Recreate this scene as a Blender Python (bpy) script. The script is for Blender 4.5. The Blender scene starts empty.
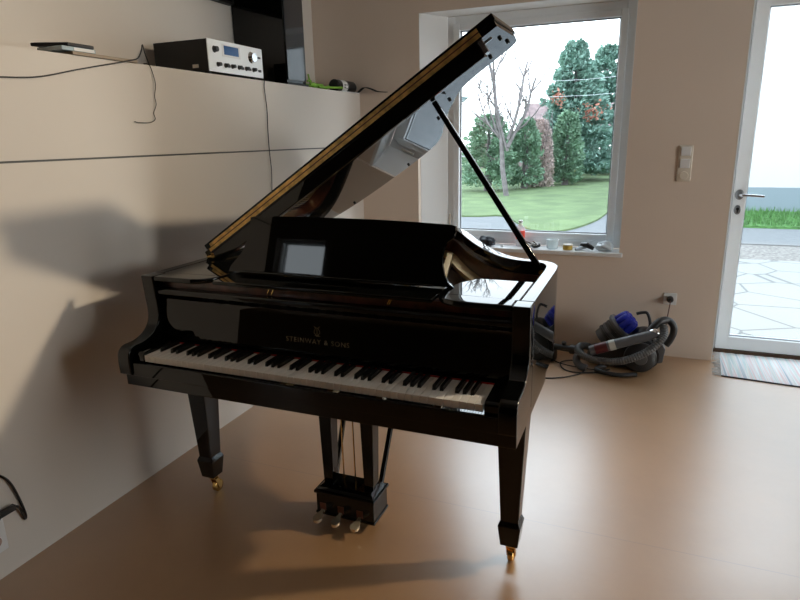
import bpy, bmesh, math, random
from mathutils import Vector, Matrix
from mathutils.geometry import tessellate_polygon
random.seed(7)
S = bpy.context.scene
COL = S.collection
PI = math.pi

# ---------------------------------------------------------------- camera
cam_d = bpy.data.cameras.new('camera'); cam = bpy.data.objects.new('camera', cam_d); COL.objects.link(cam)
cam_d.sensor_width = 36; cam_d.lens = 27.0; cam_d.clip_end = 400; cam_d.clip_start = .05
r_ = Vector((.9277, .3728, -.0207)); u_ = Vector((-.0782, .2483, .9655)); f_ = Vector((-.3651, .8941, -.2594))
M4 = Matrix((r_, u_, -f_)).transposed().to_4x4(); M4.translation = Vector((1.981, -4.2109, 1.4568))
cam.matrix_world = M4
S.camera = cam

# ---------------------------------------------------------------- world, light, exposure
W = bpy.data.worlds.new('overcast_sky'); S.world = W; W.use_nodes = True
nt = W.node_tree; bg = nt.nodes['Background']
tc = nt.nodes.new('ShaderNodeTexCoord'); sep = nt.nodes.new('ShaderNodeSeparateXYZ')
rp = nt.nodes.new('ShaderNodeValToRGB')
rp.color_ramp.elements[0].position = .0; rp.color_ramp.elements[0].color = (.88, .93, 1, 1)
rp.color_ramp.elements[1].position = .8; rp.color_ramp.elements[1].color = (.74, .86, 1, 1)
nt.links.new(tc.outputs['Generated'], sep.inputs[0]); nt.links.new(sep.outputs['Z'], rp.inputs[0])
nt.links.new(rp.outputs[0], bg.inputs['Color'])
bg.inputs['Strength'].default_value = 4.5

def area(name, loc, aim, sx, sy, power, color):
    l = bpy.data.lights.new(name, 'AREA'); l.shape = 'RECTANGLE'; l.size = sx; l.size_y = sy
    l.energy = power; l.color = color
    o = bpy.data.objects.new(name, l); COL.objects.link(o); o.location = loc
    d = Vector(aim) - Vector(loc); o.rotation_euler = d.to_track_quat('-Z', 'Y').to_euler()
    return o
# added area lamps that boost daylight through the openings (all stand outdoors, beyond the glass)
area('sky_boost_window', (1.2, 2.2, 4.0), (1.0, -1.6, .6), 2.6, 1.8, 45, (.80, .90, 1))
area('sky_boost_door', (3.2, 2.4, 4.2), (2.6, -1.6, .2), 2.4, 2.0, 45, (.84, .92, 1))
area('high_shadow_lamp', (6.9, .25, 4.0), (0, -2.6, 1.0), .26, .26, 290, (1, .80, .60))  # unseen lamp placed by trial for the shadows on the left wall
area('daylight_right_window', (7.0, -2.4, 1.6), (1.5, -2.4, .6), 1.6, 1.4, 70, (1, .93, .86))

S.view_settings.view_transform = 'Standard'; S.view_settings.look = 'None'
S.view_settings.gamma = 1; S.view_settings.use_curve_mapping = False
S.view_settings.exposure = 0.16
S.cycles.use_denoising = True
S.cycles.max_bounces = 10; S.cycles.diffuse_bounces = 6; S.cycles.glossy_bounces = 5
S.cycles.transparent_max_bounces = 12; S.cycles.sample_clamp_indirect = 6
S.cycles.caustics_reflective = False; S.cycles.caustics_refractive = False

# ---------------------------------------------------------------- materials
def L(nt, a, b): nt.links.new(a, b)
def mat(name, col, rough=.5, metal=0, spec=.5, coat=0, noise=None, bump=None, ior=None, alpha=None):
    m = bpy.data.materials.new(name); m.use_nodes = True
    n = m.node_tree; b = n.nodes['Principled BSDF']
    b.inputs['Base Color'].default_value = (*col, 1); b.inputs['Roughness'].default_value = rough
    b.inputs['Metallic'].default_value = metal; b.inputs['Specular IOR Level'].default_value = spec
    b.inputs['Coat Weight'].default_value = coat; b.inputs['Coat Roughness'].default_value = .02
    if ior: b.inputs['IOR'].default_value = ior
    if noise:
        sc, amt = noise[0], noise[1]
        t = n.nodes.new('ShaderNodeTexCoord'); x = n.nodes.new('ShaderNodeTexNoise')
        x.inputs['Scale'].default_value = sc; x.inputs['Detail'].default_value = 5
        cr = n.nodes.new('ShaderNodeValToRGB')
        c2 = noise[2] if len(noise) > 2 else tuple(c * (1 - amt) for c in col)
        c1 = tuple(min(1, c * (1 + amt * .5)) for c in col)
        cr.color_ramp.elements[0].position = .35; cr.color_ramp.elements[1].position = .65
        cr.color_ramp.elements[0].color = (*c2, 1); cr.color_ramp.elements[1].color = (*c1, 1)
        L(n, t.outputs['Object'], x.inputs['Vector']); L(n, x.outputs['Fac'], cr.inputs[0]); L(n, cr.outputs[0], b.inputs['Base Color'])
    if bump:
        t = n.nodes.new('ShaderNodeTexCoord'); x = n.nodes.new('ShaderNodeTexNoise'); x.inputs['Scale'].default_value = bump[0]
        x.inputs['Detail'].default_value = 6
        bp = n.nodes.new('ShaderNodeBump'); bp.inputs['Strength'].default_value = bump[1]; bp.inputs['Distance'].default_value = bump[2]
        L(n, t.outputs['Object'], x.inputs['Vector']); L(n, x.outputs['Fac'], bp.inputs['Height']); L(n, bp.outputs[0], b.inputs['Normal'])
    return m
LACQ = mat('black_lacquer', (.0025, .0028, .0025), .025, spec=.4)
SATIN = mat('black_satin', (.006, .006, .006), .42, spec=.3)
BRASS = mat('brass', (.78, .50, .17), .22, 1)
HINGE = mat('brass_hinge', (.80, .50, .17), .38, .75, noise=(35, .35))
PLATE = mat('gold_iron_plate', (.62, .40, .14), .35, .7)
MAHOG = mat('red_mahogany', (.14, .035, .016), .28, noise=(18, .5), coat=.3)
SPRUCE = mat('spruce', (.62, .42, .22), .4, noise=(30, .25))
STEEL = mat('steel', (.6, .6, .62), .25, 1)
CHROME = mat('chrome', (.75, .75, .77), .12, 1)
IVORY = mat('ivory_key', (.90, .87, .82), .22)
EBONY = mat('ebony_key', (.008, .008, .008), .25)
RED = mat('red_felt', (.45, .02, .02), .9)
WALL = mat('wall_paint', (.69, .635, .575), .85, noise=(1.1, .03), bump=(160, .08, .002))
WALLB = mat('back_wall_warmed', (.76, .64, .54), .85, noise=(1.1, .03), bump=(160, .08, .002))  # warmed in colour in place of light bounced off the floor
CEIL = mat('ceiling_paint', (.78, .76, .73), .9)
REVEAL = mat('white_reveal_paint', (.88, .89, .89), .8)
GROOVE = mat('groove_shadow_gap', (.12, .12, .12), .8)
PVC = mat('grey_white_frame', (.86, .89, .91), .35)
WALLD = mat('rear_wall_darkened', (.13, .105, .09), .9)  # unseen walls darkened in colour to keep the lacquer's reflections dim
DARK = mat('dark_plastic', (.012, .012, .014), .35)
CORD = mat('black_rubber', (.01, .01, .01), .5)
CREAM = mat('cream_plastic', (.74, .68, .58), .35)
WHITEP = mat('white_plastic', (.8, .8, .8), .35)
CARD = mat('brown_board', (.34, .27, .20), .7)

def glass_mat():
    m = bpy.data.materials.new('window_glass'); m.use_nodes = True; n = m.node_tree; n.nodes.clear()
    o = n.nodes.new('ShaderNodeOutputMaterial'); mx = n.nodes.new('ShaderNodeMixShader'); lw = n.nodes.new('ShaderNodeLayerWeight'); lw.inputs[0].default_value = .5
    pw = n.nodes.new('ShaderNodeMath'); pw.operation = 'POWER'; pw.inputs[1].default_value = 5; L(n, lw.outputs['Facing'], pw.inputs[0])
    fr = n.nodes.new('ShaderNodeMath'); fr.operation = 'MULTIPLY_ADD'; fr.inputs[1].default_value = .85; fr.inputs[2].default_value = .035; L(n, pw.outputs[0], fr.inputs[0])
    t = n.nodes.new('ShaderNodeBsdfTransparent'); g = n.nodes.new('ShaderNodeBsdfGlossy'); g.inputs['Roughness'].default_value = .01
    t.inputs[0].default_value = (.96, .98, .97, 1)
    L(n, fr.outputs[0], mx.inputs[0]); L(n, t.outputs[0], mx.inputs[1]); L(n, g.outputs[0], mx.inputs[2]); L(n, mx.outputs[0], o.inputs[0])
    return m
GLASS = glass_mat()
def clear_mat(name, tint, k):
    m = bpy.data.materials.new(name); m.use_nodes = True; n = m.node_tree
    b = n.nodes['Principled BSDF']; b.inputs['Base Color'].default_value = (*tint, 1); b.inputs['Roughness'].default_value = .08
    b.inputs['Alpha'].default_value = k
    return m
CLEAR = clear_mat('clear_plastic', (.80, .86, .88), .38)
JARG = clear_mat('jar_glass', (.75, .83, .85), .5)

def floor_mat():
    m = mat('linoleum', (.50, .27, .115), .34, spec=.9, coat=1.0)
    n = m.node_tree; b = n.nodes['Principled BSDF']
    t = n.nodes.new('ShaderNodeTexCoord')
    a = n.nodes.new('ShaderNodeTexNoise'); a.inputs['Scale'].default_value = 2.2; a.inputs['Detail'].default_value = 8; a.inputs['Roughness'].default_value = .7
    cr = n.nodes.new('ShaderNodeValToRGB'); cr.color_ramp.elements[0].position = .3; cr.color_ramp.elements[1].position = .7
    cr.color_ramp.elements[0].color = (.35, .190, .085, 1); cr.color_ramp.elements[1].color = (.41, .230, .106, 1)
    L(n, t.outputs['Object'], a.inputs['Vector']); L(n, a.outputs['Fac'], cr.inputs[0])
    # welded seams of the linoleum sheets
    w = n.nodes.new('ShaderNodeSeparateXYZ'); L(n, t.outputs['Object'], w.inputs[0])
    d = n.nodes.new('ShaderNodeMath'); d.operation = 'SUBTRACT'; L(n, w.outputs['Y'], d.inputs[0]); d.inputs[1].default_value = -2.13
    e = n.nodes.new('ShaderNodeMath'); e.operation = 'ABSOLUTE'; L(n, d.outputs[0], e.inputs[0])
    g = n.nodes.new('ShaderNodeMath'); g.operation = 'LESS_THAN'; L(n, e.outputs[0], g.inputs[0]); g.inputs[1].default_value = .0022
    mx = n.nodes.new('ShaderNodeMix'); mx.data_type = 'RGBA'; mx.inputs['B'].default_value = (.30, .17, .09, 1)
    L(n, g.outputs[0], mx.inputs['Factor']); L(n, cr.outputs[0], mx.inputs['A']); L(n, mx.outputs['Result'], b.inputs['Base Color'])
    a2 = n.nodes.new('ShaderNodeTexNoise'); a2.inputs['Scale'].default_value = 5; a2.inputs['Detail'].default_value = 6
    mr = n.nodes.new('ShaderNodeMapRange'); mr.inputs['To Min'].default_value = .32; mr.inputs['To Max'].default_value = .44; b.inputs['Coat Roughness'].default_value = .34; b.inputs['Coat IOR'].default_value = 1.95
    L(n, t.outputs['Object'], a2.inputs['Vector']); L(n, a2.outputs['Fac'], mr.inputs['Value']); L(n, mr.outputs[0], b.inputs['Roughness'])
    bp = n.nodes.new('ShaderNodeBump'); bp.inputs['Strength'].default_value = .12; bp.inputs['Distance'].default_value = .004
    a3 = n.nodes.new('ShaderNodeTexNoise'); a3.inputs['Scale'].default_value = 14
    L(n, t.outputs['Object'], a3.inputs['Vector']); L(n, a3.outputs['Fac'], bp.inputs['Height']); L(n, bp.outputs[0], b.inputs['Normal'])
    return m
FLOOR = floor_mat()
def flag_mat():
    m = mat('crazy_paving', (.25, .25, .25), .6); n = m.node_tree; b = n.nodes['Principled BSDF']
    t = n.nodes.new('ShaderNodeTexCoord'); v = n.nodes.new('ShaderNodeTexVoronoi'); v.feature = 'DISTANCE_TO_EDGE'; v.inputs['Scale'].default_value = 2.1
    cr = n.nodes.new('ShaderNodeValToRGB'); cr.color_ramp.elements[0].position = .012; cr.color_ramp.elements[1].position = .034
    cr.color_ramp.elements[0].color = (.11, .118, .12, 1); cr.color_ramp.elements[1].color = (.25, .258, .255, 1)
    L(n, t.outputs['Object'], v.inputs['Vector']); L(n, v.outputs['Distance'], cr.inputs[0]); L(n, cr.outputs[0], b.inputs['Base Color'])
    return m
FLAG = flag_mat()
GRAVEL = mat('gravel', (.21, .20, .19), .9, noise=(22, .45))
ASPH = mat('asphalt', (.16, .17, .18), .85, noise=(8, .1))
KERB = mat('kerb_stone', (.17, .175, .18), .8)
LAWN = mat('lawn_grass', (.135, .195, .085), .95, noise=(1.6, .25, (.105, .155, .07)), bump=(25, .6, .05))
VERGE = mat('verge_grass', (.09, .22, .065), .95, noise=(9, .4), bump=(25, .6, .05))
HOUSEW = mat('white_render', (.54, .55, .56), .9)
PLINTH = mat('grey_blue_plinth', (.21, .26, .30), .8)
TILE = mat('brown_roof_tiles', (.24, .175, .175), .85, noise=(4, .25))
BRICKW = mat('brown_wall', (.26, .20, .20), .9)
CONIF = mat('conifer_needles', (.24, .38, .32), .8, noise=(1.6, .3, (.19, .31, .26)))
CONIF2 = mat('thuja_needles', (.22, .35, .24), .8, noise=(2.2, .3, (.17, .28, .19)))
RUSTY = mat('rusty_needles', (.50, .24, .18), .8, noise=(3, .3))
BARK = mat('bare_bark', (.20, .18, .185), .9, noise=(8, .3))
BEECH = mat('beech_leaves', (.62, .50, .48), .85, noise=(5, .15))

# ---------------------------------------------------------------- mesh helpers
def box(bm, x0, x1, y0, y1, z0, z1):
    v = [bm.verts.new(p) for p in ((x0, y0, z0), (x1, y0, z0), (x1, y1, z0), (x0, y1, z0), (x0, y0, z1), (x1, y0, z1), (x1, y1, z1), (x0, y1, z1))]
    fs = [bm.faces.new([v[i] for i in q]) for q in ((3, 2, 1, 0), (4, 5, 6, 7), (0, 1, 5, 4), (1, 2, 6, 5), (2, 3, 7, 6), (3, 0, 4, 7))]
    return v
def frust(bm, c, w0, d0, z0, w1, d1, z1):
    x, y = c; v = []
    for w, d, z in ((w0, d0, z0), (w1, d1, z1)):
        v += [bm.verts.new((x + a * w / 2, y + b * d / 2, z)) for a, b in ((-1, -1), (1, -1), (1, 1), (-1, 1))]
    for q in ((3, 2, 1, 0), (4, 5, 6, 7), (0, 1, 5, 4), (1, 2, 6, 5), (2, 3, 7, 6), (3, 0, 4, 7)): bm.faces.new([v[i] for i in q])
def prism(bm, pts, fa, fb):
    """closed outline pts (2-tuples); fa/fb map a 2-tuple to 3-D for the two caps"""
    a = [bm.verts.new(fa(p)) for p in pts]; b = [bm.verts.new(fb(p)) for p in pts]; n = len(pts)
    for t in tessellate_polygon([[Vector((p[0], p[1], 0)) for p in pts]]):
        try: bm.faces.new([a[i] for i in t]); bm.faces.new([b[i] for i in reversed(t)])
        except ValueError: pass
    for i in range(n):
        j = (i + 1) % n; bm.faces.new((a[i], b[i], b[j], a[j]))
def prism_z(bm, pts, z0, z1): prism(bm, pts, lambda p: (p[0], p[1], z0), lambda p: (p[0], p[1], z1))
def prism_x(bm, pts, x0, x1): prism(bm, pts, lambda p: (x0, p[0], p[1]), lambda p: (x1, p[0], p[1]))
def prism_y(bm, pts, y0, y1): prism(bm, pts, lambda p: (p[0], y0, p[1]), lambda p: (p[0], y1, p[1]))
def tube(bm, pts, rad, seg=8, cap=True):
    pts = [Vector(p) for p in pts]; n = len(pts)
    if not isinstance(rad, (list, tuple)): rad = [rad] * n
    rings = []; ref = None
    for i, p in enumerate(pts):
        t = (pts[min(i + 1, n - 1)] - pts[max(i - 1, 0)])
        if t.length < 1e-9: t = Vector((0, 0, 1))
        t.normalize()
        if ref is None: ref = Vector((0, 0, 1)) if abs(t.z) < .9 else Vector((1, 0, 0))
        a = ref - t * ref.dot(t)
        if a.length < 1e-4: a = Vector((1, 0, 0)) - t * t.x
        a.normalize(); ref = a; b = t.cross(a)
        rings.append([bm.verts.new(p + (a * math.cos(2 * PI * k / seg) + b * math.sin(2 * PI * k / seg)) * rad[i]) for k in range(seg)])
    for i in range(n - 1):
        for k in range(seg):
            l = (k + 1) % seg; bm.faces.new((rings[i][k], rings[i][l], rings[i + 1][l], rings[i + 1][k]))
    if cap: bm.faces.new(list(reversed(rings[0]))); bm.faces.new(rings[-1])
def spline(pts, k=6):
    P = [Vector(p) for p in pts]; P = [P[0] * 2 - P[1]] + P + [P[-1] * 2 - P[-2]]; out = []
    for i in range(1, len(P) - 2):
        for j in range(k):
            t = j / k; a, b, c, d = P[i - 1:i + 3]
            out.append(.5 * ((2 * b) + (c - a) * t + (2 * a - 5 * b + 4 * c - d) * t * t + (-a + 3 * b - 3 * c + d) * t ** 3))
    out.append(P[-2]); return out
def spline2(pts, k=5): return [(v.x, v.y) for v in spline([(p[0], p[1], 0) for p in pts], k)]
def lathe(bm, o, ax, prof, seg=20):
    """prof: (distance along ax, radius)"""
    o = Vector(o); ax = Vector(ax).normalized(); a = ax.orthogonal().normalized(); b = ax.cross(a); R = []
    for d, r in prof:
        R.append([bm.verts.new(o + ax * d + (a * math.cos(2 * PI * k / seg) + b * math.sin(2 * PI * k / seg)) * max(r, 1e-4)) for k in range(seg)])
    for i in range(len(R) - 1):
        for k in range(seg):
            l = (k + 1) % seg; bm.faces.new((R[i][k], R[i][l], R[i + 1][l], R[i + 1][k]))
    bm.faces.new(list(reversed(R[0]))); bm.faces.new(R[-1])
def ball(bm, c, rx, ry=None, rz=None, u=14, v=9):
    ry = ry or rx; rz = rz or rx
    g = bmesh.ops.create_uvsphere(bm, u_segments=u, v_segments=v, radius=1)
    for w in g['verts']: w.co = Vector((c[0] + w.co.x * rx, c[1] + w.co.y * ry, c[2] + w.co.z * rz))
    return g['verts']
FR = {}
def link(name, bm, m, parent=None, smooth=False, bev=0, seg=2, local=False):
    bmesh.ops.recalc_face_normals(bm, faces=bm.faces[:])
    if parent is not None and not local:
        bm.transform(FR[parent.name].inverted())
    me = bpy.data.meshes.new(name); bm.to_mesh(me); bm.free()
    o = bpy.data.objects.new(name, me); COL.objects.link(o); me.materials.append(m)
    if parent is not None: o.parent = parent; FR[o.name] = FR[parent.name]
    else: FR[o.name] = Matrix.Identity(4)
    if smooth:
        for p in me.polygons: p.use_smooth = True
    if bev:
        b = o.modifiers.new('bevel', 'BEVEL'); b.width = bev; b.segments = seg; b.limit_method = 'ANGLE'; b.angle_limit = .6
        for p in me.polygons: p.use_smooth = True
        w = o.modifiers.new('normals', 'WEIGHTED_NORMAL'); w.keep_sharp = True
    if smooth and not bev:
        try: me.set_sharp_from_angle(angle=.7)
        except Exception: pass
    return o
def tag(o, label, cat, group=None, kind=None):
    o['label'] = label; o['category'] = cat
    if group: o['group'] = group
    if kind: o['kind'] = kind
    return o
def root(name, loc, label, cat, rz=0, group=None):
    o = bpy.data.objects.new(name, None); COL.objects.link(o); o.location = loc; o.rotation_euler = (0, 0, rz); o.empty_display_size = .1
    FR[o.name] = Matrix.Translation(loc) @ Matrix.Rotation(rz, 4, 'Z'); return tag(o, label, cat, group)
def one(name, bm, m, label, cat, loc, group=None, **k):
    """a thing that is one mesh, its origin moved to loc"""
    bm.transform(Matrix.Translation(-Vector(loc))); o = link(name, bm, m, **k); o.location = loc
    return tag(o, label, cat, group)
def struct(name, bm, m, label=None, cat=None, **k):
    o = link(name, bm, m, **k)
    if 'parent' not in k: o['kind'] = 'structure'
    return o
def B(): return bmesh.new()
def BX(*a):
    bm = B()
    if isinstance(a[0], (tuple, list)):
        for q in a: box(bm, *q)
    else: box(bm, *a)
    return bm

# ================================================================ THE ROOM
LX = -.39      # upper part of the left wall stands back behind the ledge
XR = 5.6; YR = -7.5; XL = -4.0; ZC = 4.3
struct('floor', BX((XL, XR, YR, 0, -.12, 0), (2.47, 3.50, 0, .22, -.12, 0)), FLOOR)
struct('ceiling', BX(XL - .3, XR + .3, YR - .3, .36, ZC, ZC + .2), CEIL)
# left wall: low built-out wall with a shadow gap, ledge on top, upper wall behind
struct('wall_left', BX((LX - .2, 0, -3.45, 0, 0, 1.404), (LX - .2, 0, -3.45, 0, 1.412, 1.778), (LX - .2, -.006, -3.45, 0, 1.403, 1.413)), WALL)
struct('wall_left_upper', BX(LX - .2, LX, -3.45, 0, 1.778, ZC), WALL)
struct('groove_shade', BX(-.0075, -.0055, -3.44, -.001, 1.4045, 1.4115), GROOVE)  # dark strip paints the shade into the groove
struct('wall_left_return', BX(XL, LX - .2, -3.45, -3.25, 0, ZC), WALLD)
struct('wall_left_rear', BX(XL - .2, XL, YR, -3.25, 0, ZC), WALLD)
WX0, WX1, WZ0, WZ1 = .446, 1.852, .662, 2.285
DX0, DX1, DZ1 = 2.470, 3.53, 2.30
YO = .36
bm = B()
box(bm, LX - .2, WX0, 0, YO, 0, ZC); box(bm, WX0, WX1, 0, YO, 0, WZ0); box(bm, WX0, WX1, 0, YO, WZ1, ZC)
box(bm, WX1, DX0, 0, YO, 0, ZC); box(bm, DX0, DX1, 0, YO, DZ1, ZC); box(bm, DX1, XR + .2, 0, YO, 0, ZC)
box(bm, 0, WX0, -.05, 0, 0, 1.778)
struct('wall_back', bm, WALLB)
# splayed white reveals of the window
bm = B(); prism_z(bm, [(WX0, .0), (WX0 + .003, -.001), (.602, .15), (.602, .23), (WX0, .23)], WZ0, WZ1)
prism_x(bm, [(-.001, WZ1), (-.001, WZ1 - .003), (.15, WZ1 - .012), (.23, WZ1 - .012), (.23, WZ1)], WX0, WX1)
box(bm, WX1 - .004, WX1, -.001, .23, WZ0, WZ1)
struct('trim_2', bm, REVEAL)
struct('trim_3', BX(DX0, DX0 + .004, -.001, .2, .0, DZ1), REVEAL)
# right wall with the window outside the picture, high opening added for the lamp beam
RY0, RY1, RZ0, RZ1 = -3.0, -1.1, .45, 2.2
HY0, HY1, HZ0, HZ1 = -.90, -.03, 2.8, 4.05
bm = B(); box(bm, XR, XR + .3, YR, RY0, 0, ZC); box(bm, XR, XR + .3, RY1, HY0, 0, ZC); box(bm, XR, XR + .3, HY1, 0, 0, ZC)
box(bm, XR, XR + .3, HY0, HY1, 0, HZ0); box(bm, XR, XR + .3, HY0, HY1, HZ1, ZC)
box(bm, XR, XR + .3, RY0, RY1, 0, RZ0); box(bm, XR, XR + .3, RY0, RY1, RZ1, ZC)
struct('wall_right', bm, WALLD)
# rear wall with two windows (one is the one mirrored in the music desk)
bm = B(); zs = (1.30, 2.0)
def wall_with_holes(bm, x0, x1, y0, y1, z1, holes):
    x = x0
    for a, b, c, d in holes:
        box(bm, x, a, y0, y1, 0, z1); box(bm, a, b, y0, y1, 0, c); box(bm, a, b, y0, y1, d, z1); x = b
    box(bm, x, x1, y0, y1, 0, z1)
REARH = [(-2.66, -1.90, 1.62, 2.14)]
wall_with_holes(bm, XL - .2, XR + .3, YR - .3, YR, ZC, REARH)
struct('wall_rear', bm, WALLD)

def window(name, x0, x1, z0, z1, y, fw, axis='y', sash=.045):
    """frame in plane y (or x), facing the room; frame > sash, pane"""
    def bb(bm, a0, a1, d0, d1, c0, c1):
        if axis == 'y': box(bm, a0, a1, d0, d1, c0, c1)
        else: box(bm, d0, d1, a0, a1, c0, c1)
    bm = B()
    for q in ((x0, x0 + fw, z0, z1), (x1 - fw, x1, z0, z1), (x0 + fw, x1 - fw, z0, z0 + fw), (x0 + fw, x1 - fw, z1 - fw, z1)): bb(bm, q[0], q[1], y, y + .08, q[2], q[3])
    fr = struct(name, bm, PVC, bev=.004)
    bm = B(); a0, a1, c0, c1 = x0 + fw - .012, x1 - fw + .012, z0 + fw - .012, z1 - fw + .012
    for q in ((a0, a0 + sash, c0, c1), (a1 - sash, a1, c0, c1), (a0 + sash, a1 - sash, c0, c0 + sash), (a0 + sash, a1 - sash, c1 - sash, c1)): bb(bm, q[0], q[1], y - .018, y + .06, q[2], q[3])
    link('sash', bm, PVC, fr, bev=.006)
    bm = B(); bb(bm, a0 + sash - .01, a1 - sash + .01, y + .028, y + .034, c0 + sash - .01, c1 - sash + .01)
    link('pane', bm, GLASS, fr)
    bm = B(); t = .008
    i0, i1, k0, k1 = a0 + sash, a1 - sash, c0 + sash, c1 - sash
    for q in ((i0 - .002, i0 + t, k0, k1), (i1 - t, i1 + .002, k0, k1), (i0, i1, k0 - .002, k0 + t), (i0, i1, k1 - t, k1 + .002)): bb(bm, q[0], q[1], y + .012, y + .0275, q[2], q[3])
    link('gasket', bm, SATIN if name == 'window_9' else mat('grey_gasket', (.30, .32, .34), .6), fr)
    return fr
w1 = window('window_1', .598, 1.850, .690, 2.272, .165, .062)
bm = B(); lathe(bm, (.622, .150, 1.95), (0, 0, 1), [(0, .007), (.10, .007)], 10); lathe(bm, (.622, .150, .80), (0, 0, 1), [(0, .007), (.10, .007)], 10)
link('hinge', bm, CREAM, w1, smooth=True)
window('window_2', RY0, RY1, RZ0, RZ1, XR + .12, .06, axis='x')
window('added_high_window', HY0, HY1, HZ0, HZ1, XR + .02, .03, axis='x', sash=.02)  # added window, lets the high lamp's beam into the room
window('window_3', REARH[0][0], REARH[0][1], REARH[0][2], REARH[0][3], YR - .2, .03, sash=.02)
bm = BX(.40, 1.872, -.028, .166, .662, .690)
o = one('window_sill', bm, mat('white_sill', (.80, .80, .80), .3), 'white window sill board carrying small clutter under the big window', 'window sill', (1.13, .07, .662), bev=.004)
o['kind'] = 'structure'
# glazed door
bm = B(); y = .20
for q in ((DX0 + .004, DX0 + .034, 0, DZ1), (DX1 - .03, DX1, 0, DZ1), (DX0 + .03, DX1 - .03, DZ1 - .04, DZ1)): box(bm, q[0], q[1], y, y + .09, q[2], q[3])
d1 = struct('door_1', bm, PVC, bev=.003)
bm = B(); a0, a1 = 2.506, 3.500
for q in ((a0, a0 + .075, .028, 2.258), (a1 - .075, a1, .028, 2.258), (a0 + .07, a1 - .07, .028, .118), (a0 + .07, a1 - .07, 2.17, 2.258)): box(bm, q[0], q[1], y - .012, y + .06, q[2], q[3])
link('door_leaf', bm, PVC, d1, bev=.005)
link('pane', BX(a0 + .065, a1 - .065, y + .028, y + .034, .108, 2.18), GLASS, d1)
bm = B()
for q in ((a0 + .073, a0 + .081, .118, 2.17), (a1 - .083, a1 - .073, .118, 2.17), (a0 + .075, a1 - .075, .114, .124), (a0 + .075, a1 - .075, 2.164, 2.172)): box(bm, q[0], q[1], y + .010, y + .0275, q[2], q[3])
link('gasket', bm, mat('door_gasket', (.30, .32, .34), .6), d1)
bm = B(); lathe(bm, (2.540, y - .012, 1.068), (0, -1, 0), [(0, .026), (.006, .026), (.009, .022)], 24)
lathe(bm, (2.538, y - .012, .972), (0, -1, 0), [(0, .020), (.006, .020), (.008, .016)], 24)
for vv in bm.verts:
    if vv.co.z < 1.02: vv.co.z = .972 + (vv.co.z - .972) * 1.5
    else: vv.co.z = 1.068 + (vv.co.z - 1.068) * 1.25
link('rosette', bm, mat('dark_steel', (.30, .31, .32), .3, .8), d1, smooth=True)
bm = B(); tube(bm, spline([(2.540, y - .018, 1.068), (2.540, y - .050, 1.068), (2.552, y - .062, 1.068), (2.60, y - .064, 1.067), (2.672, y - .062, 1.062)], 5), .0085, 10)
link('door_handle', bm, STEEL, d1, smooth=True)
bm = B(); lathe(bm, (2.538, y - .020, .978), (0, -1, 0), [(0, .009), (.004, .009)], 14); box(bm, 2.5345, 2.5415, y - .024, y - .020, .953, .975)
link('keyhole', bm, DARK, d1)
struct('trim_4', BX(DX0, DX1, .185, .34, -.01, .022), mat('brown_threshold', (.10, .055, .03), .5))

# ================================================================ OUTDOORS
ZG = -.12
struct('terrace_paving', BX(1.9, 7.5, YO, 4.15, ZG - .1, ZG + .05), FLAG)
struct('gravel_strip', BX(2.0, 9, 4.15, 5.45, ZG - .1, ZG + .02), GRAVEL)
struct('kerb', BX(2.2, 14, 5.45, 5.62, ZG - .1, ZG + .035), KERB)
struct('driveway', BX(-14, 16, YO, 60, ZG - .2, ZG), ASPH)
bm = B()
lawn_pts = spline2([(-14, 7.6), (-5, 7.6), (-1.51, 7.70), (-.74, 7.95), (-.26, 7.12), (.19, 6.2), (.69, 6.15), (1.08, 7.2), (1.28, 8.8), (1.40, 12), (1.6, 16), (2.2, 24)], 5) + [(3, 45), (-25, 45), (-25, 7.6)]
prism_z(bm, lawn_pts, ZG - .02, ZG + .03)
struct('lawn', bm, LAWN)
# grass verge in front of the white house
struct('grass_verge', BX(2.6, 16, 7.35, 9.595, ZG - .1, ZG + .04), VERGE)
bm = B(); rnd = random.Random(3)
for k in range(2600):
    x = rnd.uniform(2.7, 6.4); yy = rnd.uniform(7.36, 9.42); h = rnd.uniform(.06, .16); a = rnd.uniform(0, PI); w = .012
    p = Vector((x, yy, ZG + .03)); d = Vector((math.cos(a), math.sin(a), 0)) * w; t = Vector((rnd.uniform(-.04, .04), rnd.uniform(-.04, .04), h))
    bm.faces.new([bm.verts.new(p - d), bm.verts.new(p + d), bm.verts.new(p + t)])
tag(link('grass', bm, VERGE), 'bright green grass tufts along the foot of the white house', 'grass', kind='stuff')
h = root('house', (8, 11.5, ZG), 'big white rendered house with grey-blue plinth seen through the glass door', 'house')
link('wall', BX(2.75, 14, 9.62, 15, .38, 6.2), HOUSEW, h)
link('plinth', BX(2.73, 14.02, 9.60, 15.02, ZG - .1, .378), PLINTH, h)
bm = B(); prism_x(bm, [(9.2, 6.2), (15.4, 6.2), (12.3, 8.6)], 2.5, 14.3); link('roof', bm, TILE, h)
bm = B(); tube(bm, [(5.02, 9.585, -.1), (5.02, 9.585, 6.1)], .035, 10); link('downpipe', bm, mat('white_pipe', (.36, .38, .40), .5), h, smooth=True)
# house with a brown roof behind the hedge
h = root('house', (-3.6, 28, ZG), 'distant house with broad brown roof behind the bare tree', 'house')
link('wall', BX(-6.4, -.6, 26.6, 31, ZG, 1.6), BRICKW, h)
bm = B(); prism_x(bm, [(26.2, 1.5), (31.4, 1.5), (29.6, 3.05), (28.0, 3.05)], -4.0, .2)
link('roof', bm, TILE, h)

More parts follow.
